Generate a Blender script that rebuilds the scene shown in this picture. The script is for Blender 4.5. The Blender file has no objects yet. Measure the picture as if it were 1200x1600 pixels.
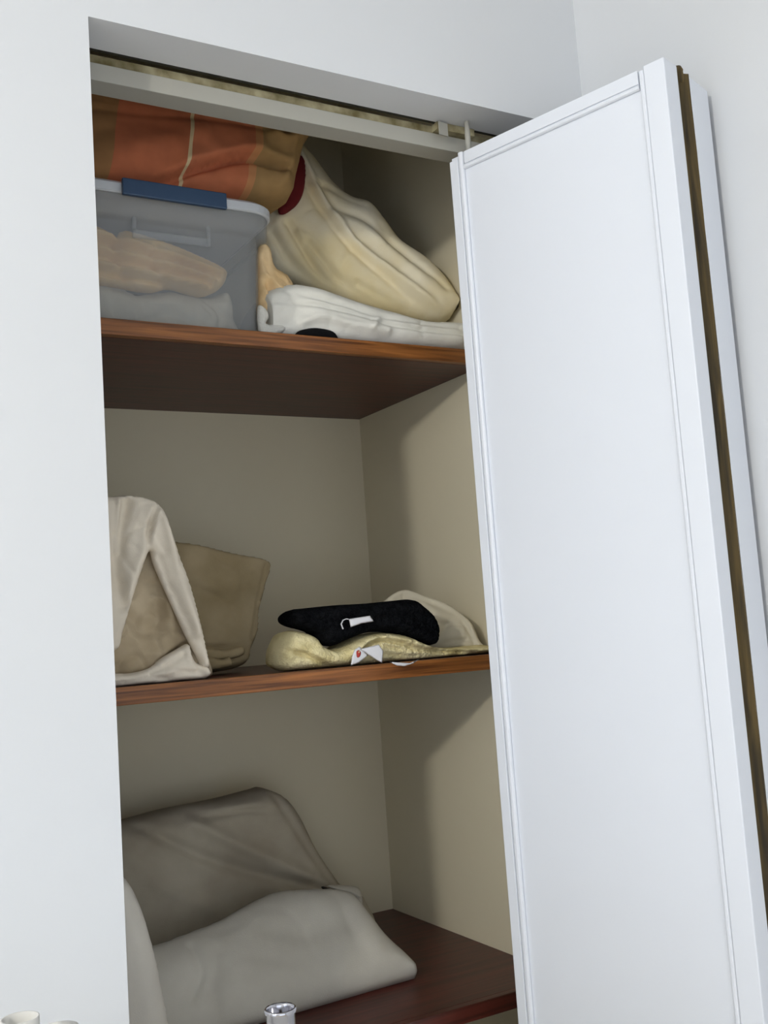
import bpy, bmesh, math, random
import numpy as np
from mathutils import Vector, Matrix
from mathutils.geometry import delaunay_2d_cdt

random.seed(4)
C = bpy.context.scene.collection

# ------------------------------------------------------------------ camera
FPX = 1640.38
CAM = np.array([-0.27179, -0.98328, 1.42300])
RGT = np.array([0.86566371, -0.49578535, -0.06944945])
UPV = np.array([0.00517772, -0.12985125, 0.99151997])
FWD = np.array([0.50059917, 0.85868244, 0.10984048])
cd = bpy.data.cameras.new('camera')
cd.sensor_fit = 'VERTICAL'; cd.sensor_height = 36.0; cd.lens = FPX/1600*36.0
cd.clip_start = 0.02
cam = bpy.data.objects.new('camera', cd); C.objects.link(cam)
cam.matrix_world = Matrix(((RGT[0], UPV[0], -FWD[0], CAM[0]),
                           (RGT[1], UPV[1], -FWD[1], CAM[1]),
                           (RGT[2], UPV[2], -FWD[2], CAM[2]), (0, 0, 0, 1)))
bpy.context.scene.camera = cam

# ------------------------------------------------------------------ light and exposure
w = bpy.data.worlds.new('world'); bpy.context.scene.world = w; w.use_nodes = True
w.node_tree.nodes['Background'].inputs[0].default_value = (0.8, 0.88, 1.0, 1)
w.node_tree.nodes['Background'].inputs[1].default_value = 0.3
vs = bpy.context.scene.view_settings
vs.view_transform = 'Standard'; vs.look = 'None'; vs.gamma = 1.0
vs.use_curve_mapping = False
vs.exposure = -0.09


def lamp(name, kind, loc, energy, color, size=0.1, rot=None, size_y=None):
    ld = bpy.data.lights.new(name, kind); ld.energy = energy; ld.color = color
    if kind == 'POINT':
        ld.shadow_soft_size = size
    else:
        ld.shape = 'RECTANGLE'; ld.size = size; ld.size_y = size_y or size
    o = bpy.data.objects.new(name, ld); C.objects.link(o); o.location = loc
    if rot: o.rotation_euler = rot
    return o


lamp('ceiling_lamp_light', 'POINT', (-1.64, -1.2, 2.14), 60, (1.0, 0.97, 0.90), 0.06)
# cool daylight fill added at an unseen left-wall opening to brighten the door
lamp('left_daylight_fill', 'AREA', (-2.32, -1.35, 1.15), 12, (0.72, 0.82, 1.0), 1.2, (math.radians(90), 0, math.radians(-90)), 1.2)


# room fill added at an unseen rear opening to lift the closet interior
lamp('rear_room_fill', 'AREA', (-0.5, -2.62, 1.15), 12, (0.80, 0.87, 1.0), 1.5, (math.radians(90), 0, 0), 1.1)

# ------------------------------------------------------------------ materials
def new_mat(name):
    m = bpy.data.materials.new(name); m.use_nodes = True
    nt = m.node_tree; b = nt.nodes['Principled BSDF']
    return m, nt, b


def rgb(h):
    v = [int(h[i:i+2], 16)/255 for i in (0, 2, 4)]
    return tuple((c/12.92 if c <= .04045 else ((c+.055)/1.055)**2.4) for c in v) + (1,)


def paint(name, col, rough=0.6, bump=0.05, scale=120.0, var=0.02):
    m, nt, b = new_mat(name)
    tc = nt.nodes.new('ShaderNodeTexCoord')
    n = nt.nodes.new('ShaderNodeTexNoise'); n.inputs['Scale'].default_value = scale
    n.inputs['Detail'].default_value = 4
    nt.links.new(tc.outputs['Object'], n.inputs['Vector'])
    n2 = nt.nodes.new('ShaderNodeTexNoise'); n2.inputs['Scale'].default_value = 3.0
    nt.links.new(tc.outputs['Object'], n2.inputs['Vector'])
    mx = nt.nodes.new('ShaderNodeMix'); mx.data_type = 'RGBA'
    c = rgb(col)
    mx.inputs[6].default_value = tuple(x*(1-var) for x in c[:3]) + (1,)
    mx.inputs[7].default_value = tuple(min(1, x*(1+var)) for x in c[:3]) + (1,)
    nt.links.new(n2.outputs['Fac'], mx.inputs[0])
    nt.links.new(mx.outputs[2], b.inputs['Base Color'])
    b.inputs['Roughness'].default_value = rough
    bp = nt.nodes.new('ShaderNodeBump'); bp.inputs['Strength'].default_value = bump
    bp.inputs['Distance'].default_value = 0.002
    nt.links.new(n.outputs['Fac'], bp.inputs['Height']); nt.links.new(bp.outputs[0], b.inputs['Normal'])
    return m


def fabric(name, col, var=0.12, weave=900.0, bump=0.15, vscale=14.0, col2=None, rough=0.95):
    m, nt, b = new_mat(name)
    tc = nt.nodes.new('ShaderNodeTexCoord')
    n2 = nt.nodes.new('ShaderNodeTexNoise'); n2.inputs['Scale'].default_value = vscale
    n2.inputs['Detail'].default_value = 5
    nt.links.new(tc.outputs['Object'], n2.inputs['Vector'])
    mr = nt.nodes.new('ShaderNodeMapRange'); mr.inputs[1].default_value = .35; mr.inputs[2].default_value = .65
    nt.links.new(n2.outputs['Fac'], mr.inputs[0])
    mx = nt.nodes.new('ShaderNodeMix'); mx.data_type = 'RGBA'
    c = rgb(col)
    mx.inputs[6].default_value = rgb(col2) if col2 else tuple(x*(1-var) for x in c[:3]) + (1,)
    mx.inputs[7].default_value = tuple(min(1, x*(1+var*.5)) for x in c[:3]) + (1,)
    nt.links.new(mr.outputs[0], mx.inputs[0])
    nt.links.new(mx.outputs[2], b.inputs['Base Color'])
    b.inputs['Roughness'].default_value = rough
    b.inputs['Specular IOR Level'].default_value = 0.15
    n = nt.nodes.new('ShaderNodeTexNoise'); n.inputs['Scale'].default_value = weave
    n.inputs['Detail'].default_value = 2
    nt.links.new(tc.outputs['Object'], n.inputs['Vector'])
    bp = nt.nodes.new('ShaderNodeBump'); bp.inputs['Strength'].default_value = bump
    bp.inputs['Distance'].default_value = 0.003
    nt.links.new(n.outputs['Fac'], bp.inputs['Height']); nt.links.new(bp.outputs[0], b.inputs['Normal'])
    return m


def wood(name, c1, c2, rough=0.5, sx=(3, 60, 60)):
    m, nt, b = new_mat(name)
    tc = nt.nodes.new('ShaderNodeTexCoord')
    mp = nt.nodes.new('ShaderNodeMapping'); mp.inputs['Scale'].default_value = sx
    nt.links.new(tc.outputs['Object'], mp.inputs[0])
    n = nt.nodes.new('ShaderNodeTexNoise'); n.inputs['Scale'].default_value = 2.2
    n.inputs['Detail'].default_value = 7; n.inputs['Distortion'].default_value = 0.6
    nt.links.new(mp.outputs[0], n.inputs['Vector'])
    r = nt.nodes.new('ShaderNodeValToRGB')
    r.color_ramp.elements[0].position = .35; r.color_ramp.elements[0].color = rgb(c1)
    r.color_ramp.elements[1].position = .68; r.color_ramp.elements[1].color = rgb(c2)
    nt.links.new(n.outputs['Fac'], r.inputs[0]); nt.links.new(r.outputs[0], b.inputs['Base Color'])
    b.inputs['Roughness'].default_value = rough
    bp = nt.nodes.new('ShaderNodeBump'); bp.inputs['Strength'].default_value = .12
    bp.inputs['Distance'].default_value = .001
    nt.links.new(n.outputs['Fac'], bp.inputs['Height']); nt.links.new(bp.outputs[0], b.inputs['Normal'])
    return m


M = {}
M['wall'] = paint('wall_paint', 'D8DADC', .7, .04)
M['closet'] = paint('closet_wall_paint', 'E2D9BE', .75, .06, var=.03)
M['trim'] = paint('gloss_white_trim', 'E0E2E2', .4, .01)
M['door'] = paint('door_white_paint', 'E4E8EF', .42, .02, 200)
M['rail_shaded_white'] = paint('rail_shaded_white', 'A8A69C', .5, .02)  # white rail greyed, the header's shadow is put into the colour
M['rail_worn'] = fabric('rail_worn_paint', 'A89F80', .2, 200, .1, 40, '6E6444')
M['floor'] = wood('floor_wood', 'D0C0A4', 'DCCDB2', .5, (2, 30, 30))
M['shelf'] = wood('shelf_dark_wood', '401C12', '5C281E', .4)
M['shelf_edge'] = wood('shelf_edge_wood', '5E3414', 'A86A34', .4, (3, 90, 90))
M['raw_wood'] = wood('raw_wood_edge', '2C230E', '5E4C22', .75, (60, 60, 4))
M['dark_gap'] = paint('gap_shade_paint', '2A2820', .6)  # dark colour standing in for shade in the track gap
M['cream_pillow'] = fabric('cream_pillow_cotton', 'FAF4E2', .10, col2='EEDDAE', vscale=7)
M['white_sheet'] = fabric('white_sheet_cotton', 'F2F0E6', .08)
M['peach'] = fabric('peach_cotton', 'F8DCAE', .08, col2='E8C48E')
M['curtain'] = fabric('curtain_cotton', 'F4CE8E', .08, col2='E0B46C')
M['lace'] = fabric('white_lace', 'E8E6DC', .1, 500, .4)
M['red'] = fabric('dark_red_cotton', '74282C', .3)
M['black'] = fabric('black_cotton', '141416', .3)
M['black_terry'] = fabric('black_terry', '17181A', .4, 420, 1.0, 120)
M['yellow_terry'] = fabric('yellow_terry', 'EEE2B4', .15, 420, .7, 30, 'D8C890')
M['beige'] = fabric('beige_cotton', 'EADFCC', .08)
M['bundle'] = fabric('taupe_beige_cotton', 'C8B89C', .15, col2='B4A284')
M['khaki'] = fabric('khaki_cotton', 'A09072', .15, col2='8C7C5C')
M['back_white'] = fabric('offwhite_cotton', 'DAD2BC', .1)
M['grey_pillow'] = fabric('greige_pillow_cotton', 'B2AA98', .12, col2='A09684', vscale=9)
M['light_pillow'] = fabric('light_pillow_cotton', 'CCC8BC', .08, col2='BEB9AC', vscale=9)
M['white_pillow'] = fabric('pale_pillow_cotton', 'D2CDC2', .06)
M['paper'] = paint('label_satin', 'E8E8EC', .5)
M['red_dot'] = paint('label_red_print', 'B8382C', .5)
M['dark_tag'] = paint('dark_tag', '1E1C18', .6)
M['blue_clip'] = paint('blue_plastic', '38506E', .4)
M['lid'] = paint('lid_white_plastic', 'D4D8DC', .35, .02)
m, nt, b = new_mat('chrome'); b.inputs['Base Color'].default_value = (.5, .5, .54, 1)
b.inputs['Metallic'].default_value = 1; b.inputs['Roughness'].default_value = .12; M['chrome'] = m
M['white_plastic'] = paint('white_plastic', 'DAD8D2', .4, .01)

for k_ in ('black_terry', 'yellow_terry'):
    M[k_].node_tree.nodes['Principled BSDF'].inputs['Specular IOR Level'].default_value = 0.0

# frosted plastic
m, nt, b = new_mat('frosted_plastic')
b.inputs['Base Color'].default_value = rgb('E0E2E2'); b.inputs['Roughness'].default_value = .35
tr = nt.nodes.new('ShaderNodeBsdfTransparent'); tr.inputs[0].default_value = (.95, .96, .97, 1)
mxs = nt.nodes.new('ShaderNodeMixShader'); mxs.inputs[0].default_value = .18
nt.links.new(tr.outputs[0], mxs.inputs[1]); nt.links.new(b.outputs[0], mxs.inputs[2])
nt.links.new(mxs.outputs[0], nt.nodes['Material Output'].inputs[0]); M['frost'] = m

# comforter: orange-red field, tan end bands, thin cream stripe
m, nt, b = new_mat('comforter_plaid')
tc = nt.nodes.new('ShaderNodeTexCoord'); sp = nt.nodes.new('ShaderNodeSeparateXYZ')
nt.links.new(tc.outputs['Object'], sp.inputs[0])
# slanted coordinate
ma = nt.nodes.new('ShaderNodeMath'); ma.operation = 'MULTIPLY_ADD'; ma.inputs[1].default_value = -0.17
nt.links.new(sp.outputs['Z'], ma.inputs[0]); nt.links.new(sp.outputs['X'], ma.inputs[2])
mr = nt.nodes.new('ShaderNodeMapRange'); mr.inputs[1].default_value = -0.20; mr.inputs[2].default_value = 0.20
nt.links.new(ma.outputs[0], mr.inputs[0])
rp = nt.nodes.new('ShaderNodeValToRGB'); cr = rp.color_ramp; cr.interpolation = 'CONSTANT'
cr.elements[0].position = 0; cr.elements[0].color = rgb('B08050')
cr.elements[1].position = .20; cr.elements[1].color = rgb('D07850')
for p, c in ((.430, 'F0D8A8'), (.443, 'D88058'), (.655, 'DC9C68'), (.68, 'B89460')):
    e = cr.elements.new(p); e.color = rgb(c)
nt.links.new(mr.outputs[0], rp.inputs[0])
nz = nt.nodes.new('ShaderNodeTexNoise'); nz.inputs['Scale'].default_value = 40
nt.links.new(tc.outputs['Object'], nz.inputs['Vector'])
mm = nt.nodes.new('ShaderNodeMix'); mm.data_type = 'RGBA'; mm.blend_type = 'MULTIPLY'; mm.inputs[0].default_value = .35
nt.links.new(rp.outputs[0], mm.inputs[6]); nt.links.new(nz.outputs['Fac'], mm.inputs[7])
nt.links.new(mm.outputs[2], b.inputs['Base Color']); b.inputs['Roughness'].default_value = .9
M['comforter'] = m


# ------------------------------------------------------------------ helpers
def link_mesh(name, me, mat, parent=None, smooth=False):
    me.materials.append(mat)
    if smooth:
        for p in me.polygons: p.use_smooth = True
    o = bpy.data.objects.new(name, me); C.objects.link(o)
    if parent is not None:
        o.parent = parent
    return o


def add_box(bm, x0, x1, y0, y1, z0, z1):
    vs_ = [bm.verts.new((x, y, z)) for z in (z0, z1) for y in (y0, y1) for x in (x0, x1)]
    for f in ((0, 2, 3, 1), (4, 5, 7, 6), (0, 1, 5, 4), (2, 6, 7, 3), (0, 4, 6, 2), (1, 3, 7, 5)):
        bm.faces.new([vs_[i] for i in f])


def boxes(name, bl, mat, parent=None, bevel=0.0):
    bm = bmesh.new()
    for b_ in bl: add_box(bm, *b_)
    if bevel:
        bmesh.ops.bevel(bm, geom=bm.edges[:], offset=bevel, segments=2, affect='EDGES', profile=.5)
    me = bpy.data.meshes.new(name); bm.to_mesh(me); bm.free()
    return link_mesh(name, me, mat, parent)


def prism(name, pts, z0, z1, mat, parent=None, bevel=0.0):
    bm = bmesh.new()
    lo = [bm.verts.new((x, y, z0)) for x, y in pts]; hi = [bm.verts.new((x, y, z1)) for x, y in pts]
    n = len(pts)
    bm.faces.new(lo[::-1]); bm.faces.new(hi)
    for i in range(n): bm.faces.new((lo[i], lo[(i+1) % n], hi[(i+1) % n], hi[i]))
    bmesh.ops.recalc_face_normals(bm, faces=bm.faces[:])
    if bevel: bmesh.ops.bevel(bm, geom=bm.edges[:], offset=bevel, segments=2, affect='EDGES')
    me = bpy.data.meshes.new(name); bm.to_mesh(me); bm.free()
    return link_mesh(name, me, mat, parent)


def lathe(name, prof, mat, parent=None, seg=48, smooth=True):
    """prof: closed or open list of (r, z)"""
    bm = bmesh.new(); rings = []
    for r, z in prof:
        rings.append([bm.verts.new((r*math.cos(2*math.pi*k/seg), r*math.sin(2*math.pi*k/seg), z)) for k in range(seg)])
    for a, b_ in zip(rings[:-1], rings[1:]):
        for k in range(seg):
            bm.faces.new((a[k], a[(k+1) % seg], b_[(k+1) % seg], b_[k]))
    if prof[0][0] > 1e-4: bm.faces.new(rings[0][::-1])
    bmesh.ops.remove_doubles(bm, verts=bm.verts[:], dist=1e-6)
    me = bpy.data.meshes.new(name); bm.to_mesh(me); bm.free()
    return link_mesh(name, me, mat, parent, smooth)


def struct(o):
    o['kind'] = 'structure'; return o


def tag(o, label, cat, group=None):
    o['label'] = label; o['category'] = cat
    if group: o['group'] = group
    return o


def empty(name, loc=(0, 0, 0)):
    o = bpy.data.objects.new(name, None); C.objects.link(o); o.location = loc
    return o


# a surface on which cloth hangs or leans: Y = Y0 + m (X-X0) + l (Z-Z0)
class Plane:
    def __init__(self, X0, Y0, Z0, m=0.0, l=0.0):
        self.P = np.array([X0, Y0, Z0]); n = np.array([m, -1.0, l]); self.n = n/np.linalg.norm(n)
        e1 = np.array([1.0, m, 0.0]); self.e1 = e1/np.linalg.norm(e1)
        self.e2 = np.cross(self.n, self.e1)
        if self.e2[2] < 0: self.e2 = -self.e2

    def hit(self, px, py, off=0.0):
        d = FWD + (px-600)/FPX*RGT - (py-800)/FPX*UPV
        t = ((self.P+self.n*off-CAM) @ self.n)/(d @ self.n)
        q = CAM + d*t - self.P
        return np.array([q @ self.e1, q @ self.e2])

    def world(self, u, v, h):
        return self.P + np.outer(u, self.e1) + np.outer(v, self.e2) + np.outer(h, self.n)


def spline(P, closed, step):
    P = np.array(P); n = len(P); out = []
    rng = range(n) if closed else range(n-1)
    for i in rng:
        if closed: p0, p1, p2, p3 = P[i-1], P[i], P[(i+1) % n], P[(i+2) % n]
        else: p0, p1, p2, p3 = P[max(i-1, 0)], P[i], P[i+1], P[min(i+2, n-1)]
        k = max(1, int(np.linalg.norm(p2-p1)/step))
        for j in range(k):
            t = j/k
            out.append(.5*((2*p1)+(-p0+p2)*t+(2*p0-5*p1+4*p2-p3)*t*t+(-p0+3*p1-3*p2+p3)*t**3))
    if not closed: out.append(P[-1])
    return np.array(out)


def seg_dist(Q, L, closed):
    """distance and signed side of points Q to polyline L"""
    A = L if closed else L[:-1]; B = np.roll(L, -1, axis=0) if closed else L[1:]
    best = np.full(len(Q), 1e9); side = np.zeros(len(Q))
    for a, b_ in zip(A, B):
        d = b_-a; L2 = d @ d
        if L2 < 1e-14: continue
        t = np.clip(((Q-a) @ d)/L2, 0, 1); c = a+np.outer(t, d); r = Q-c
        dist = np.hypot(r[:, 0], r[:, 1]); s = d[0]*(Q[:, 1]-a[1])-d[1]*(Q[:, 0]-a[0])
        m_ = dist < best; best[m_] = dist[m_]; side[m_] = np.sign(s)[m_]
    return best, side


def inside(Q, L):
    c = np.zeros(len(Q), bool); B = np.roll(L, -1, axis=0)
    for a, b_ in zip(L, B):
        if a[1] == b_[1]: continue
        k = ((a[1] > Q[:, 1]) != (b_[1] > Q[:, 1])) & (Q[:, 0] < (b_[0]-a[0])*(Q[:, 1]-a[1])/(b_[1]-a[1])+a[0])
        c ^= k
    return c


def noise2(u, v, sc, seed):
    rs = np.random.RandomState(seed); out = np.zeros(len(u))
    for _ in range(9):
        a = rs.uniform(0, 2*np.pi); f = sc*rs.uniform(.6, 1.7); ph = rs.uniform(0, 2*np.pi)
        out += np.sin((u*np.cos(a)+v*np.sin(a))*f+ph+1.3*np.sin((v*np.cos(a)-u*np.sin(a))*f*.6+ph*2))
    return out/9


def cloth(name, outline, pl, tf, tb, mat, folds=(), R=0.03, res=0.004, zmin=None, xmax=0.603, ymax=0.585, ymin=None,
          noise=0.0, nsc=60.0, seed=1, fuzz=0.0, parent=None, crease=0.0, csc=30.0, soft=True, xmin=None, sharp=False):
    if sharp:
        q = [pl.hit(*p) for p in outline]; L = []
        for a, b_ in zip(q, q[1:]+q[:1]):
            k = max(1, int(np.linalg.norm(b_-a)/res)); L += [a+(b_-a)*j/k for j in range(k)]
        L = np.array(L)
    else:
        L = spline([pl.hit(*p) for p in outline], True, res)
    if zmin is not None:                       # rest on the shelf
        W = pl.world(L[:, 0], L[:, 1], np.zeros(len(L)))
        dz = np.maximum(zmin-W[:, 2], 0); L[:, 1] += dz/pl.e2[2]
        keep = [0]
        for i in range(1, len(L)):
            if np.linalg.norm(L[i]-L[keep[-1]]) > res*.3: keep.append(i)
        L = L[keep]
    u0, v0 = L.min(0); u1, v1 = L.max(0)
    gu, gv = np.meshgrid(np.arange(u0, u1, res), np.arange(v0, v1, res*.87)); gu = gu.copy()
    gu[1::2] += res*.5
    G = np.stack([gu.ravel(), gv.ravel()], 1)
    G = G[inside(G, L)]; d, _ = seg_dist(G, L, True); G = G[d > res*.5]; d = d[d > res*.5]
    nb = len(L)
    V = [Vector(p) for p in L]+[Vector(p) for p in G]
    vo, eo, fo, ov, oe, of = delaunay_2d_cdt(V, [(i, (i+1) % nb) for i in range(nb)], [], 1, 1e-7)
    P2 = np.array([(v.x, v.y) for v in vo]); F = [list(f) for f in fo]
    dist, _ = seg_dist(P2, L, True)
    onb = dist < 1e-6
    k = np.clip(dist/R, 0, 1); prof = np.sqrt(np.maximum(1-(1-k)**2, 0)) if soft else np.clip(dist/R*3, 0, 1)**.5
    h = tf*prof
    edge = np.clip(dist/(R*.5), 0, 1); edge = edge*edge*(3-2*edge)
    for fd in folds:
        kind, pts, amp, wd = fd
        line = spline([pl.hit(*p, tf*.9) for p in pts], False, res*1.5)
        ds, sd = seg_dist(P2, line, False)
        # fade at the two ends of the line
        e = np.minimum(np.hypot(*(P2-line[0]).T), np.hypot(*(P2-line[-1]).T))
        fade = np.clip(e/(wd*1.5), 0, 1)
        if kind == 'ridge':
            h = h+edge*amp*np.exp(-(ds/wd)**2)
        else:  # step: left side of the line is raised and falls away from the edge
            s = ds*sd
            up = 1/(1+np.exp(-s/(res*.35)))
            h = h+edge*amp*up*np.exp(-(np.maximum(s, 0)/wd))*fade
            h = h-edge*abs(amp)*.8*np.exp(-((s*np.sign(amp)+res*1.2)/(res*1.1))**2)*fade
    if noise: h = h+edge*noise*noise2(P2[:, 0], P2[:, 1], nsc, seed)
    if crease:
        a = noise2(P2[:, 0], P2[:, 1], csc, seed+50); b_ = noise2(P2[:, 0], P2[:, 1], csc*2.3, seed+90)
        h = h-edge*crease*(np.exp(-(a/.07)**2)+.5*np.exp(-(b_/.09)**2))+edge*crease*.8*b_
    if fuzz:
        rs = np.random.RandomState(seed); h = h+rs.uniform(-fuzz, fuzz, len(h))*edge
    hb = -tb*prof
    Wf = pl.world(P2[:, 0], P2[:, 1], h); Wb = pl.world(P2[:, 0], P2[:, 1], hb)
    for W in (Wf, Wb):
        if zmin is not None: W[:, 2] = np.maximum(W[:, 2], zmin)
        W[:, 0] = np.minimum(W[:, 0], xmax); W[:, 1] = np.minimum(W[:, 1], ymax)
        if ymin is not None: W[:, 1] = np.maximum(W[:, 1], ymin)
        if xmin is not None: W[:, 0] = np.maximum(W[:, 0], xmin)
    o0 = np.array([pl.P[0], pl.P[1], zmin if zmin is not None else pl.P[2]])
    n = len(P2); idx = np.arange(n); bmap = idx+n
    bmap[onb] = idx[onb]
    verts = [tuple(p) for p in (Wf-o0)]+[tuple(p) for p in (Wb-o0)]
    def ccw(f):
        a, b_, c = P2[f[0]], P2[f[1]], P2[f[2]]
        return (b_[0]-a[0])*(c[1]-a[1])-(b_[1]-a[1])*(c[0]-a[0]) > 0
    faces = []
    for f in F:
        g = f if ccw(f) else f[::-1]
        faces.append(g); faces.append([int(bmap[i]) for i in g[::-1]])
    me = bpy.data.meshes.new(name); me.from_pydata(verts, [], faces)
    bm = bmesh.new(); bm.from_mesh(me)
    bmesh.ops.delete(bm, geom=[v for v in bm.verts if not v.link_faces], context='VERTS')
    bmesh.ops.recalc_face_normals(bm, faces=bm.faces[:])
    bm.to_mesh(me); bm.free()
    o = link_mesh(name, me, mat, None, True); o.location = o0
    if parent is not None:
        o.parent = parent; o.location = Vector(o0)-parent.location
    return o


def strip(name, pts, width_vec, th, mat, parent=None):
    """a bent ribbon of real thickness through world points pts"""
    bm = bmesh.new(); rows = []
    pts = [Vector(p) for p in pts]; wv = Vector(width_vec)
    for i, p in enumerate(pts):
        t = (pts[min(i+1, len(pts)-1)]-pts[max(i-1, 0)]).normalized()
        nn = t.cross(wv).normalized()*th*.5
        rows.append([bm.verts.new(q) for q in (p-wv*.5-nn, p+wv*.5-nn, p+wv*.5+nn, p-wv*.5+nn)])
    for a, b_ in zip(rows[:-1], rows[1:]):
        for k in range(4): bm.faces.new((a[k], a[(k+1) % 4], b_[(k+1) % 4], b_[k]))
    bm.faces.new(rows[0][::-1]); bm.faces.new(rows[-1])
    bmesh.ops.recalc_face_normals(bm, faces=bm.faces[:])
    me = bpy.data.meshes.new(name); bm.to_mesh(me); bm.free()
    o = link_mesh(name, me, mat, None)
    if parent is not None:
        o.parent = parent; o.matrix_parent_inverse = Matrix.Translation(-parent.location)
    return o


def atY(px, py, Y):
    d = FWD + (px-600)/FPX*RGT - (py-800)/FPX*UPV
    return CAM + d*((Y-CAM[1])/d[1])


# ------------------------------------------------------------------ the room
H = 2.05; CW = 0.611; CD = 0.5935; XC = 0.645; ZC = 2.42; XL = -0.16
RX0, RY0 = -2.4, -2.7
struct(boxes('wall_front', [(RX0, 0, 0, .10, 0, ZC), (0, CW, 0, .055, H, ZC), (0, CW, .055, .10, H+.035, ZC),
                            (CW, XC, 0, .10, 0, ZC)], M['wall']))
struct(boxes('wall_right', [(XC, XC+.1, RY0, .0, 0, ZC)], M['wall']))
struct(boxes('wall_left', [(RX0-.1, RX0, RY0, .1, 0, .55), (RX0-.1, RX0, RY0, .1, 1.75, ZC),
                           (RX0-.1, RX0, RY0, -1.95, .55, 1.75), (RX0-.1, RX0, -.75, .1, .55, 1.75)], M['wall']))
struct(boxes('wall_rear', [(RX0-.1, XC+.1, RY0-.1, RY0, 0, .6), (RX0-.1, XC+.1, RY0-.1, RY0, 1.7, ZC),
                           (RX0-.1, -1.25, RY0-.1, RY0, .6, 1.7), (.25, XC+.1, RY0-.1, RY0, .6, 1.7)], M['wall']))
struct(boxes('floor', [(RX0-.1, XC+.1, RY0-.1, CD+.1, -.05, 0)], M['floor']))
struct(boxes('ceiling', [(RX0-.1, XC+.1, RY0-.1, CD+.1, ZC, ZC+.05)], M['wall']))
struct(boxes('wall_closet_back', [(XL-.1, CW+.1, CD, CD+.1, 0, ZC)], M['closet']))
struct(boxes('wall_closet_right', [(CW, CW+.1, .10, CD, 0, ZC)], M['closet']))
struct(boxes('wall_closet_left', [(XL-.1, XL, .10, CD, 0, ZC)], M['closet']))

# ------------------------------------------------------------------ the door track
track = struct(empty('trim_1', (0.0, .058, 2.0)))
def tbox(name, b_, mat, bevel=0):
    x0, x1, y0, y1, z0, z1 = b_
    return boxes(name, [(x0, x1, y0-.058, y1-.058, z0-2, z1-2)], mat, track, bevel)
tbox('track_rail', (0.0, CW, .060, .090, 2.018, 2.0375), M['rail_shaded_white'], .0008)
tbox('track_worn_lip', (0.0, CW, .064, .088, 2.0375, 2.0485), M['rail_worn'])
tbox('track_gap_shade', (0.0, CW, .056, .060, 2.0500, 2.0535), M['dark_gap'])  # solid dark strip in place of the shaded gap before the rail

# ------------------------------------------------------------------ the folding door
door = struct(empty('door_1', (.458, .045, .01)))
A = Vector((.458, .045)); B = Vector((.542, -.239)); dW = (B-A).length
ang = math.atan2(B.y-A.y, B.x-A.x)
leaf = None
ZT = 1.990   # leaf top above its foot at z .01
def leafbox(name, bl, parent, bevel=0.0, mat='door'):
    # local x along the width, local y = thickness away from the visible face
    return boxes(name, bl, M[mat], parent, bevel)
leaf = leafbox('door_leaf', [(0, dW, .004, .022, 0, ZT-.0005)], door, .0006)
leaf.rotation_euler = (0, 0, ang)
bk = leafbox('hardboard_back', [(.002, dW-.002, .022, .026, 0, ZT-.002)], leaf, 0, 'raw_wood')
s1 = leafbox('stile', [(-.0004, .0125, -.0005, .006, 0, ZT-.006)], leaf, .0008)
s2 = leafbox('stile', [(dW-.024, dW+.0005, -.0010, .0282, 0, ZT+.0015)], leaf, .0012)
def bead(name, x, r, z0, z1):
    bm = bmesh.new(); n = 10; lo = []; hi = []
    for k in range(n):
        a = 2*math.pi*k/n
        lo.append(bm.verts.new((x+r*math.cos(a), .002+r*.75*math.sin(a), z0))); hi.append(bm.verts.new((x+r*math.cos(a), .002+r*.75*math.sin(a), z1)))
    bm.faces.new(lo[::-1]); bm.faces.new(hi)
    for k in range(n): bm.faces.new((lo[k], lo[(k+1) % n], hi[(k+1) % n], hi[k]))
    bmesh.ops.recalc_face_normals(bm, faces=bm.faces[:])
    me = bpy.data.meshes.new(name); bm.to_mesh(me); bm.free()
    return link_mesh(name, me, M['door'], leaf, False)
bead('bead', .0165, .0040, 0, ZT+.001)
bead('bead', dW-.0275, .0032, 0, ZT-.002)
leafbox('top_rail', [(.0225, dW-.0315, -.0005, .006, ZT-.0155, ZT)], leaf, .0008)
# half round moulding under the top rail
bm = bmesh.new(); n = 10; lo = []; hi = []
for k in range(n):
    a = 2*math.pi*k/n; r = .0032
    lo.append(bm.verts.new((.0205, .0025+r*math.cos(a), ZT-.0185+r*math.sin(a)))); hi.append(bm.verts.new((dW-.0315, .0025+r*math.cos(a), ZT-.0185+r*math.sin(a))))
bm.faces.new(lo[::-1]); bm.faces.new(hi)
for k in range(n): bm.faces.new((lo[k], lo[(k+1) % n], hi[(k+1) % n], hi[k]))
bmesh.ops.recalc_face_normals(bm, faces=bm.faces[:])
me = bpy.data.meshes.new('moulding'); bm.to_mesh(me); bm.free(); link_mesh('moulding', me, M['door'], leaf, False)
leafbox('bottom_rail', [(.0225, dW-.0315, -.0005, .006, 0, .04)], leaf, .0008)

def rel(pts): return [(x-.458, y-.045) for x, y in pts]
leaf2 = prism('door_leaf', rel([(.5905, -.2280), (.6345, -.2130), (.6020, .030), (.5620, .030)]), 0, ZT-.004, M['door'], door, .0008)
bm = bmesh.new()
zs_ = np.linspace(0, ZT-.001, 220); prev = None
rs = np.random.RandomState(3); wob = np.convolve(rs.uniform(-1, 1, 240), np.ones(9)/9, 'same')[:220]*.0028
wob2 = np.convolve(rs.uniform(-1, 1, 240), np.ones(5)/5, 'same')[:220]*.0015
for z, a, b_ in zip(zs_, wob, wob2):
    pts = rel([(.5655, -.2190+b_), (.5910+a*.35, -.2274), (.5920, -.190), (.5570, -.195)])
    cur = [bm.verts.new((x, y, z)) for x, y in pts]
    if prev:
        for k in range(4): bm.faces.new((prev[k], prev[(k+1) % 4], cur[(k+1) % 4], cur[k]))
    else: bm.faces.new(cur[::-1])
    prev = cur
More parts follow.
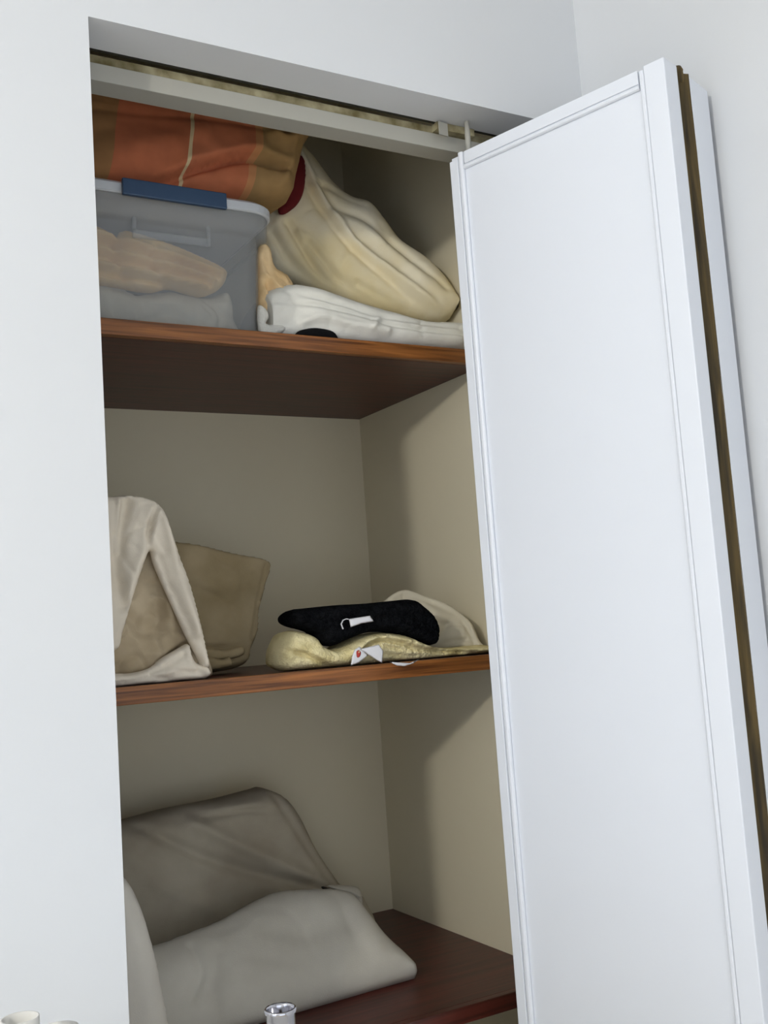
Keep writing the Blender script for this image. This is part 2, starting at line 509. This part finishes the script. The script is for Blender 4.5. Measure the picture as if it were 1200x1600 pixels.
bm.faces.new(prev); bmesh.ops.recalc_face_normals(bm, faces=bm.faces[:])
me = bpy.data.meshes.new('hinge_strip'); bm.to_mesh(me); bm.free()
hs = link_mesh('hinge_strip', me, M['raw_wood'], door)
hp = lathe('hinge_pin', [(.0001, -.012), (.006, -.011), (.0065, -.006), (.0058, .002), (.0062, .004), (.0045, .008), (.0001, .009)], M['raw_wood'], door)
hp.location = (.5815-.458, -.2205-.045, ZT)
pp = lathe('pivot_pin', [(.0001, 0), (.0035, .0), (.0035, .030), (.0028, .048), (.0001, .049)], M['rail_shaded_white'], door, 20)
pp.location = (.482-.458, .036-.045, ZT)
# guide bracket hanging in the track
gb = prism('track_bracket', [(.448, .0), (.505, .0), (.505, .016), (.448, .016)], 2.040-2, 2.0495-2, M['rail_worn'], track)
gb.location = (0, -.006, 0)
g2 = prism('track_tab', [(0, 0), (.014, .002), (.014, .004), (0, .002)], .030, .047, M['rail_shaded_white'], track)
g2.location = (.447, -.012, 0)

# ------------------------------------------------------------------ shelves
ZS = [1.808, 1.378, .960]; YS = [.209, .188, .142]
labels = ['dark wood closet shelf, highest, carrying the clear storage box and big pillow',
          'dark wood closet shelf in the middle, carrying the black and yellow towels',
          'reddish dark wood closet shelf, lowest, carrying the leaning bed pillows']
for i in range(3):
    e = tag(empty('closet_shelf', ((XL+CW)/2, (YS[i]+CD)/2, ZS[i]-.02)), labels[i], 'shelf', 'wooden shelves of the closet')
    hw = (CW-XL)/2-.0005; hd = (CD-YS[i])/2-.0005
    boxes('board', [(-hw, hw, -hd+.012, hd, 0, .02)], M['shelf'], e)
    if i < 2:
        boxes('edge_band', [(-hw, hw, -hd, -hd+.0118, 0, .0202)], M['shelf_edge'], e, .0012)
    else:
        boxes('edge_band', [(-hw, hw, -hd, -hd+.0118, 0, .0202)], M['shelf'], e, .0012)
Z1, Z2, Z3 = ZS[0]+.0006, ZS[1]+.0006, ZS[2]+.0006

# ------------------------------------------------------------------ top shelf: storage box
bx0, bx1, by0, by1 = -.10, .285, .232, .50
box = tag(empty('storage_box', ((bx0+bx1)/2, (by0+by1)/2, Z1)),
          'clear frosted plastic storage box with white lid and blue latch on top shelf', 'storage box')
def rrect(hx, hy, r, n=6):
    out = []
    for cx, cy, a0 in ((hx-r, hy-r, 0), (-hx+r, hy-r, 90), (-hx+r, -hy+r, 180), (hx-r, -hy+r, 270)):
        for k in range(n+1):
            a = math.radians(a0+90*k/n); out.append((cx+r*math.cos(a), cy+r*math.sin(a)))
    return out
def loft(name, secs, mat, parent, cap0=True, cap1=False, smooth=False):
    bm = bmesh.new(); prev = None; first = None
    for (hx, hy, r, z) in secs:
        cur = [bm.verts.new((x, y, z)) for x, y in rrect(hx, hy, r)]
        if prev:
            for k in range(len(cur)): bm.faces.new((prev[k], prev[(k+1) % len(cur)], cur[(k+1) % len(cur)], cur[k]))
        else: first = cur
        prev = cur
    if cap0: bm.faces.new(first[::-1])
    if cap1: bm.faces.new(prev)
    bmesh.ops.recalc_face_normals(bm, faces=bm.faces[:])
    me = bpy.data.meshes.new(name); bm.to_mesh(me); bm.free()
    return link_mesh(name, me, mat, parent, smooth)
hx, hy = (bx1-bx0)/2, (by1-by0)/2
BH = .160
ws = [(hx-.012, hy-.012, .02, 0), (hx-.006, hy-.006, .024, .01), (hx, hy, .028, BH-.03), (hx+.001, hy+.001, .028, BH-.028),
      (hx+.010, hy+.010, .034, BH-.026), (hx+.012, hy+.012, .036, BH)]
inner = [(a-.002, b_-.002, r-.001, max(z, .002)) for a, b_, r, z in ws[::-1]]
inner[0] = (ws[-1][0]-.002, ws[-1][1]-.002, .034, BH)
loft('box_body', ws+inner, M['frost'], box, True, True, True)
loft('lid', [(hx+.013, hy+.013, .036, BH+.0005), (hx+.0155, hy+.0155, .038, BH+.002), (hx+.0155, hy+.0155, .038, BH+.012), (hx+.011, hy+.011, .036, BH+.016)],
     M['lid'], box, True, True)
lx = atY(188, 285, by0-.013)[0]; rx = atY(350, 305, by0-.013)[0]; cx = (bx0+bx1)/2; cy = (by0+by1)/2
boxes('latch', [(lx-cx, rx-cx, -hy-.0225, -hy-.0160, BH-.004, BH+.017)], M['blue_clip'], box, .0015)
hx0 = atY(205, 350, by0)[0]-cx; hx1 = atY(325, 360, by0)[0]-cx
boxes('handle_rib', [(hx0, hx1, -hy-.0065, -hy-.0012, BH-.050, BH-.040), (hx0, hx0+.004, -hy-.0085, -hy-.001, BH-.040, BH-.024),
                     (hx1-.004, hx1, -hy-.0085, -hy-.001, BH-.050, BH-.024)], M['frost'], box, .0008)
# contents
ruff = [('ridge', [(140, 362+k*12), (200, 378+k*11), (270, 400+k*9), (345-6*k, 428+k*5)], .011*(1 if k % 2 == 0 else -.7), .0038) for k in range(7)]
ruff += [('ridge', [(185, 366), (178, 400), (200, 440)], -.008, .006), ('ridge', [(245, 385), (236, 410), (262, 450)], -.006, .005)]
cf = cloth('folded_curtain', [(90, 345), (150, 356), (180, 372), (192, 362), (250, 378), (300, 398), (350, 424), (346, 448), (318, 462), (270, 450), (240, 455), (190, 448), (100, 430)],
           Plane(.2, .288, Z1), .018, .03, M['curtain'], ruff, R=.014, xmin=-.09, res=.003)
tag(cf, 'peach ruffled fabric lying in the upper layer inside the clear storage box', 'fabric')
cf2 = cloth('folded_curtain', [(90, 440), (150, 432), (185, 450), (210, 462), (260, 458), (318, 468), (352, 460), (362, 500), (350, 540), (90, 540)],
            Plane(.2, .320, Z1), .03, .05, M['back_white'], crease=.006, csc=60, R=.03, zmin=Z1+.004, xmin=-.09)
tag(cf2, 'pale crumpled fabric at the bottom inside the clear storage box', 'fabric')

# comforter lying on the lid
ZL = Z1+BH+.0165
cmf = cloth('folded_comforter', [(60, 110), (140, 125), (230, 148), (320, 165), (400, 182), (440, 190), (474, 205), (478, 218), (466, 240), (456, 280), (446, 318),
                                 (415, 322), (360, 322), (280, 318), (150, 310), (60, 300)],
            Plane(.20, .285, ZL), .045, .09, M['comforter'],
            [('step', [(225, 284), (262, 276), (300, 262), (345, 250), (385, 244), (418, 252), (470, 268)], .022, .045),
             ('ridge', [(462, 212), (440, 224), (425, 215)], .012, .008), ('ridge', [(440, 262), (425, 256), (405, 248)], -.008, .005),
             ('ridge', [(455, 225), (450, 262), (438, 300)], .006, .006), ('ridge', [(180, 245), (250, 225), (310, 215)], .006, .018),
             ('ridge', [(145, 172), (300, 190), (440, 212)], -.003, .004)],
            R=.026, zmin=ZL, noise=.003, nsc=40, crease=.002, csc=25)
tag(cmf, 'orange and tan folded comforter with thin cream stripe on the storage box lid', 'comforter')
rc = cloth('folded_cloth', [(440, 250), (462, 240), (476, 258), (474, 300), (458, 326), (435, 330)], Plane(.36, .325, ZL), .012, .012, M['red'], R=.012)
tag(rc, 'small dark red cloth sticking out behind the comforter end', 'cloth')

# big cream pillow
pl = Plane(.60, .285, 1.9, m=-.35, l=.10)
bp_ = cloth('bed_pillow', [(455, 222), (470, 230), (490, 250), (522, 292), (548, 312), (578, 322), (602, 350), (625, 380), (662, 405), (690, 432), (712, 462), (735, 490),
                         (715, 492), (690, 503), (650, 502), (600, 492), (550, 478), (500, 462), (450, 440), (420, 425), (400, 380), (410, 310), (430, 260)],
           pl, .045, .06, M['cream_pillow'],
           [('ridge', [(464, 228), (484, 270), (500, 305), (520, 340), (560, 385), (620, 432), (690, 480)], .010, .006),
            ('ridge', [(452, 240), (476, 285), (505, 335), (545, 385), (610, 440), (680, 492)], -.006, .006),
            ('ridge', [(500, 290), (525, 325), (580, 350), (640, 400), (700, 445)], -.005, .005),
            ('ridge', [(520, 345), (580, 365), (660, 430)], .007, .010),
            ('ridge', [(480, 380), (540, 440), (640, 492)], -.010, .006),
            ('ridge', [(450, 350), (500, 420), (580, 475)], -.010, .006),
            ('ridge', [(465, 365), (520, 430), (610, 484)], .006, .006),
            ('ridge', [(560, 440), (620, 470), (650, 490)], -.005, .004),
            ('ridge', [(425, 360), (460, 410), (520, 450)], -.009, .006),
            ('ridge', [(600, 352), (620, 385), (665, 425)], -.006, .010)],
           R=.05, noise=.003, nsc=45, seed=5, zmin=Z1+.02, res=.003, crease=.0025, csc=24)
tag(bp_, 'large cream pillow slumped diagonally on folded sheets, highest shelf', 'pillow')
sh = cloth('folded_sheet', [(405, 470), (440, 448), (480, 450), (520, 462), (560, 476), (610, 490), (660, 503), (740, 512), (760, 560), (640, 560), (400, 540)],
           Plane(.45, .255, Z1, m=-.03), .026, .10, M['white_sheet'],
           [('step', [(740, 530), (620, 515), (560, 498), (500, 484), (455, 478)], .008, .02),
            ('step', [(740, 520), (600, 500), (540, 482), (460, 462)], .006, .02),
            ('ridge', [(470, 505), (500, 498), (540, 508), (600, 520)], .006, .006),
            ('ridge', [(575, 515), (582, 505), (590, 498)], .004, .004)],
           R=.018, zmin=Z1, noise=.003, nsc=50, seed=8, crease=.0015, csc=36, res=.003, xmin=.290)
tag(sh, 'white folded sheet lying under the cream pillow on the highest shelf', 'sheet')
pc = cloth('folded_cloth', [(405, 385), (420, 390), (428, 418), (448, 432), (464, 462), (468, 492), (455, 510), (430, 520), (408, 520), (402, 450)],
           Plane(.33, .262, Z1), .014, .02, M['peach'], [('ridge', [(415, 430), (440, 455), (462, 490)], .006, .005), ('ridge', [(415, 455), (435, 480), (445, 510)], .006, .004),
                                                         ('ridge', [(412, 395), (420, 430), (425, 480)], -.005, .004)], R=.012, zmin=Z1, noise=.002, nsc=120, crease=.004, csc=70, res=.0025)
tag(pc, 'peach crumpled cloth squeezed between storage box and cream pillow', 'cloth')
lc = cloth('lace_trim', [(403, 478), (414, 482), (420, 495), (416, 506), (440, 508), (446, 516), (430, 524), (408, 524), (402, 505)],
           Plane(.31, .236, Z1), .006, .006, M['lace'], R=.008, zmin=Z1, res=.002, noise=.001, nsc=200)
tag(lc, 'white lace edging hanging at the corner of the storage box', 'lace')
bc = cloth('folded_cloth', [(462, 521), (478, 514), (500, 513), (524, 521), (526, 545), (460, 540)], Plane(.36, .228, Z1), .006, .01, M['black'], R=.01, zmin=Z1)
tag(bc, 'black scrap of cloth under the white sheet at the shelf edge', 'cloth')

# ------------------------------------------------------------------ middle shelf
kh = cloth('folded_pillowcase', [(230, 838), (268, 846), (310, 852), (360, 864), (418, 879), (414, 915), (404, 955), (402, 985), (392, 1012), (380, 1038), (330, 1050), (230, 1050)],
           Plane(.25, .33, Z2, l=.15), .012, .04, M['khaki'],
           [('ridge', [(416, 885), (405, 940), (396, 1000)], -.004, .004), ('step', [(385, 1014), (345, 1016), (300, 1014)], .006, .02),
            ('step', [(375, 1030), (350, 1034), (310, 1028)], .006, .02)],
           R=.007, zmin=Z2, noise=.003, nsc=35, seed=3, crease=.003, csc=22, res=.003)
for q_, yy in (([(316, 1012), (350, 1015), (378, 1010), (381, 1022), (360, 1030), (316, 1032)], .290), ([(316, 1026), (345, 1030), (358, 1027), (362, 1040), (335, 1046), (316, 1046)], .278)):
    cloth('folded_hem', q_, Plane(.25, yy, Z2), .006, .012, M['khaki'], R=.006, zmin=Z2, res=.0025, noise=.001, nsc=120, parent=kh)
tag(kh, 'khaki stiff folded pillowcase standing behind the draped beige cloth', 'pillowcase')
bd = cloth('crumpled_sheet', [(130, 868), (200, 862), (240, 856), (270, 925), (300, 985), (326, 1040), (325, 1060), (290, 1064), (240, 1068), (178, 1074), (130, 1080)],
           Plane(.15, .250, Z2, l=.12), .030, .05, M['bundle'],
           [('step', [(322, 1042), (295, 1004), (262, 1022), (236, 1048), (200, 1058), (170, 1056)], -.010, .03),
            ('ridge', [(240, 900), (262, 945), (265, 990)], .006, .008), ('ridge', [(195, 960), (235, 980), (268, 1000)], -.005, .008),
            ('ridge', [(215, 1000), (225, 1020), (250, 1022)], .005, .008), ('ridge', [(240, 932), (255, 940), (262, 965)], .005, .004),
            ('ridge', [(232, 1052), (260, 1045), (300, 1055)], .006, .006)],
           R=.02, zmin=Z2, noise=.004, nsc=70, seed=9, crease=.006, csc=38, res=.003)
cloth('rolled_hem', [(150, 1054), (200, 1052), (232, 1044), (252, 1028), (276, 1014), (293, 1006), (298, 1022), (304, 1034), (322, 1040), (328, 1052), (318, 1061), (290, 1063), (240, 1068), (180, 1075), (150, 1078)],
      Plane(.15, .214, Z2), .014, .02, M['beige'], [('ridge', [(235, 1052), (262, 1040), (290, 1022)], -.005, .004), ('ridge', [(250, 1060), (285, 1052), (320, 1050)], -.003, .003)],
      R=.010, zmin=Z2, res=.0025, crease=.003, csc=60, seed=21, parent=bd)
tag(bd, 'taupe crumpled sheet bundle under the draped beige cloth', 'sheet')
dc = cloth('draped_cloth', [(130, 775), (170, 776), (210, 775), (240, 783), (256, 800), (268, 835), (284, 880), (300, 925), (312, 972), (322, 1015), (327, 1048), (318, 1054),
                          (308, 1030), (288, 992), (262, 935), (240, 885), (233, 862), (225, 880), (214, 912), (204, 945), (192, 985), (180, 1016), (130, 1010)],
           Plane(.15, .209, Z2, l=.06), .012, .006, M['beige'],
           [('step', [(238, 868), (236, 840), (247, 798), (262, 790)], -.010, .02), ('ridge', [(258, 810), (275, 880), (310, 990)], .006, .006),
            ('ridge', [(200, 785), (185, 850), (185, 900), (195, 945)], -.012, .008), ('ridge', [(186, 780), (184, 860)], .006, .003),
            ('ridge', [(240, 800), (225, 860), (200, 930)], .005, .008), ('ridge', [(250, 870), (270, 925), (300, 985)], -.004, .004)],
           R=.010, zmin=Z2+.012, noise=.002, nsc=60, res=.0025, seed=11, crease=.002, csc=40)
tag(dc, 'beige cloth draped in an upside-down V over the taupe bundle', 'cloth')
ws_ = cloth('folded_sheet', [(590, 960), (605, 935), (632, 922), (665, 932), (700, 945), (735, 972), (752, 1005), (775, 1015), (775, 1030), (600, 1035)],
            Plane(.56, .262, Z2, l=.3, m=-.5), .022, .06, M['back_white'],
            [('step', [(750, 1000), (715, 1005), (690, 1010)], .008, .02), ('ridge', [(660, 945), (675, 960)], -.004, .004), ('ridge', [(725, 970), (738, 990), (742, 1004)], -.006, .003),
             ('ridge', [(690, 975), (720, 975)], -.005, .004)], R=.025, zmin=Z2, noise=.004, seed=4, crease=.010, csc=30, res=.003)
tag(ws_, 'off-white folded sheet behind the towels near the closet right wall', 'sheet')
yt = cloth('bath_towel', [(438, 998), (448, 986), (470, 988), (488, 996), (497, 1008), (515, 1014), (535, 1004), (562, 992), (590, 988), (625, 992), (650, 1003), (672, 1010), (700, 1012), (757, 1008), (760, 1024),
                          (690, 1034), (640, 1040), (600, 1044), (540, 1048), (480, 1050), (436, 1046), (430, 1022)],
           Plane(.36, .232, Z2), .026, .05, M['yellow_terry'],
           [('step', [(420, 1008), (470, 1018), (510, 1035), (545, 1046)], .008, .03),
            ('step', [(552, 1042), (556, 1020), (572, 1004), (595, 997), (625, 1002), (665, 1012), (745, 1016)], .012, .012),
            ('ridge', [(600, 1010), (640, 1016), (700, 1020)], -.005, .003), ('ridge', [(600, 1022), (640, 1024), (700, 1024)], -.005, .003)],
           R=.012, zmin=Z2, fuzz=.0013, noise=.002, nsc=90, res=.0021, crease=.002, csc=60)
tag(yt, 'pale yellow terry towel folded under the black towel', 'towel')
lab = cloth('care_label', [(562, 1014), (592, 1007), (599, 1017), (597, 1036), (588, 1031)], Plane(.4, .193, Z2), .0012, .0006, M['paper'], R=.002, res=.0015, sharp=True, parent=yt)
lab2 = cloth('care_label', [(554, 1015), (562, 1010), (575, 1024), (560, 1036), (548, 1040), (550, 1026)], Plane(.4, .197, Z2), .0012, .0006, M['paper'], R=.002, res=.0015, sharp=True, parent=yt)
lab2['label'] = 'white care label printed with a red dot'
lab3 = cloth('label_dot', [(557, 1018), (561, 1016), (564, 1020), (562, 1026), (558, 1027)], Plane(.4, .1955, Z2), .0006, .0003, M['red_dot'], R=.001, res=.0012, parent=yt)
lab4 = cloth('care_label', [(608, 1034), (640, 1036), (655, 1030), (645, 1037), (632, 1041), (620, 1040)], Plane(.45, .184, Z2), .001, .001, M['paper'], R=.002, res=.0015, sharp=True, parent=yt)
bt = cloth('bath_towel', [(450, 974), (448, 962), (456, 953), (470, 951), (520, 946), (570, 943), (610, 939), (640, 937), (655, 946), (672, 962), (680, 980), (679, 1000), (672, 1008), (650, 1003),
                          (625, 993), (600, 988), (570, 989), (540, 1000), (515, 1010), (500, 1004), (494, 992), (480, 986), (458, 980)],
           Plane(.38, .222, Z2+.03), .024, .05, M['black_terry'], [('ridge', [(500, 970), (580, 965), (650, 960)], -.003, .006)], R=.014, fuzz=.0017, res=.0021, noise=.003)
tag(bt, 'black terry towel with white label folded on top of the yellow towel', 'towel')
lb = cloth('care_label', [(545, 967), (578, 962), (584, 971), (565, 974), (548, 980)], Plane(.4, .191, Z2), .0015, .0006, M['paper'], R=.002, res=.0015, sharp=True, parent=bt)
a = [atY(536+dx, 975+dy, .192) for dx, dy in ((0, 8), (-3, 0), (0, -6), (5, -8), (12, -7))]
strip('label_loop', [tuple(p) for p in a], (0.0, .002, 0.0), .0009, M['paper'], bt)

# ------------------------------------------------------------------ lowest shelf: pillows
pb = cloth('bed_pillow', [(110, 1300), (190, 1280), (250, 1264), (330, 1248), (385, 1234), (405, 1230), (438, 1244), (462, 1275), (490, 1330), (530, 1385), (562, 1402), (560, 1470),
                          (300, 1540), (150, 1540)],
           Plane(.3, .47, 1.02, l=.12), .050, .05, M['grey_pillow'],
           [('ridge', [(215, 1290), (320, 1340), (420, 1370), (510, 1392)], -.008, .008), ('ridge', [(300, 1285), (370, 1320), (480, 1370)], .007, .009),
            ('ridge', [(200, 1340), (260, 1390), (330, 1420)], .005, .012), ('ridge', [(430, 1240), (465, 1300), (520, 1380)], -.005, .007),
            ('step', [(300, 1275), (380, 1262), (440, 1262)], .006, .03)],
           R=.035, zmin=Z3, noise=.004, nsc=30, seed=6, crease=.003, csc=12)
tag(pb, 'greyish beige pillow standing at the back of the lowest shelf', 'pillow')
pf = cloth('bed_pillow', [(160, 1500), (235, 1480), (290, 1460), (340, 1440), (390, 1412), (430, 1396), (480, 1392), (520, 1392), (550, 1402), (575, 1432), (602, 1466), (630, 1492), (648, 1512),
                          (648, 1530), (636, 1546), (604, 1562), (560, 1573), (500, 1582), (440, 1596), (380, 1620), (160, 1690)],
           Plane(.36, .265, Z3, l=.75, m=.05), .030, .045, M['light_pillow'],
           [('ridge', [(300, 1480), (315, 1520), (300, 1560)], -.005, .006), ('ridge', [(340, 1490), (335, 1540), (345, 1600)], -.004, .008),
            ('ridge', [(430, 1590), (480, 1565), (560, 1560)], -.004, .005), ('ridge', [(420, 1450), (480, 1460), (540, 1440)], -.003, .015)],
           R=.045, zmin=Z3, noise=.003, nsc=30, seed=7, crease=.0018, csc=14)
tag(pf, 'light beige pillow slumped in front over the dark red-brown lowest shelf', 'pillow')
ps = cloth('bed_pillow', [(100, 1350), (180, 1366), (202, 1382), (222, 1425), (238, 1480), (250, 1535), (262, 1600), (268, 1660), (100, 1660)],
           Plane(.1, .20, Z3), .03, .03, M['white_pillow'], R=.03, zmin=Z3)
tag(ps, 'pale grey pillow edge peeking out beside the left jamb, lowest shelf', 'pillow')
tg = cloth('dark_zip_tag', [(502, 1386), (512, 1387), (534, 1398), (524, 1400), (512, 1398)], Plane(.3, .36, 1.1), .002, .001, M['dark_tag'], R=.003, res=.0015, parent=pf)
cr_ = cloth('crumpled_wrapper', [(512, 1384), (535, 1383), (560, 1388), (566, 1408), (562, 1422), (548, 1408), (530, 1396)], Plane(.42, .42, 1.07), .006, .006, M['light_pillow'],
            [('ridge', [(520, 1388), (545, 1392), (560, 1400)], .004, .003)], R=.008, res=.002, parent=pb)

# ------------------------------------------------------------------ dresser below the frame, with two open tubes
ds = tag(empty('dresser', (-.21, -.23, 0)), 'white tall dresser standing against the wall left of the closet', 'dresser')
boxes('body', [(-.29, .29, -.20, .215, .03, 1.02)], M['white_plastic'], ds, .002)
boxes('top_board', [(-.30, .30, -.21, .22, 1.02, 1.04)], M['white_plastic'], ds, .002)
for k in range(4):
    dr = boxes('drawer', [(-.275, .275, -.215, -.2005, .06+.24*k, .28+.24*k)], M['white_plastic'], ds, .002)
    kn = lathe('knob', [(.0001, 0), (.008, 0), (.006, .012), (.013, .02), (.010, .028), (.0001, .029)], M['chrome'], dr)
    kn.rotation_euler = (math.radians(90), 0, 0); kn.location = (0, -.215, .17+.24*k)
cp = atY(438, 1576, -.30)
cup = lathe('chrome_tube', [(.0001, 0), (.0094, 0), (.0098, .002), (.0098, cp[2]-1.0405-.003), (.0108, cp[2]-1.0405-.002), (.0108, cp[2]-1.0405), (.0101, cp[2]-1.0405+.0008),
                            (.0092, cp[2]-1.0405-.001), (.0090, .01), (.0001, .008)], M['chrome'])
cup.location = (cp[0], cp[1], 1.0405)
tag(cup, 'small shiny chrome open tube standing at the bottom centre', 'tube')
cp = atY(31, 1590, -.30); hh = cp[2]-1.0405
cup = lathe('white_tube', [(.0001, 0), (.0105, 0), (.0108, .002), (.0112, hh), (.0100, hh), (.0096, .01), (.0001, .008)], M['white_plastic'])
cup.location = (cp[0], cp[1], 1.0405)
tag(cup, 'white open tube at the lower left corner before the wall', 'tube')
cp = atY(90, 1596, -.25); hh = cp[2]-1.0405
cup = lathe('shadow_blob', [(.0001, 0), (.016, 0), (.017, .002), (.017, hh-.012), (.013, hh-.004), (.0001, hh)], M['white_plastic'])  # solid form added where only a faint shadow blob lies
cup.location = (cp[0], cp[1], 1.0405)
tag(cup, 'rounded white form for a faint shadow blob beside the white tube', 'shadow_blob')
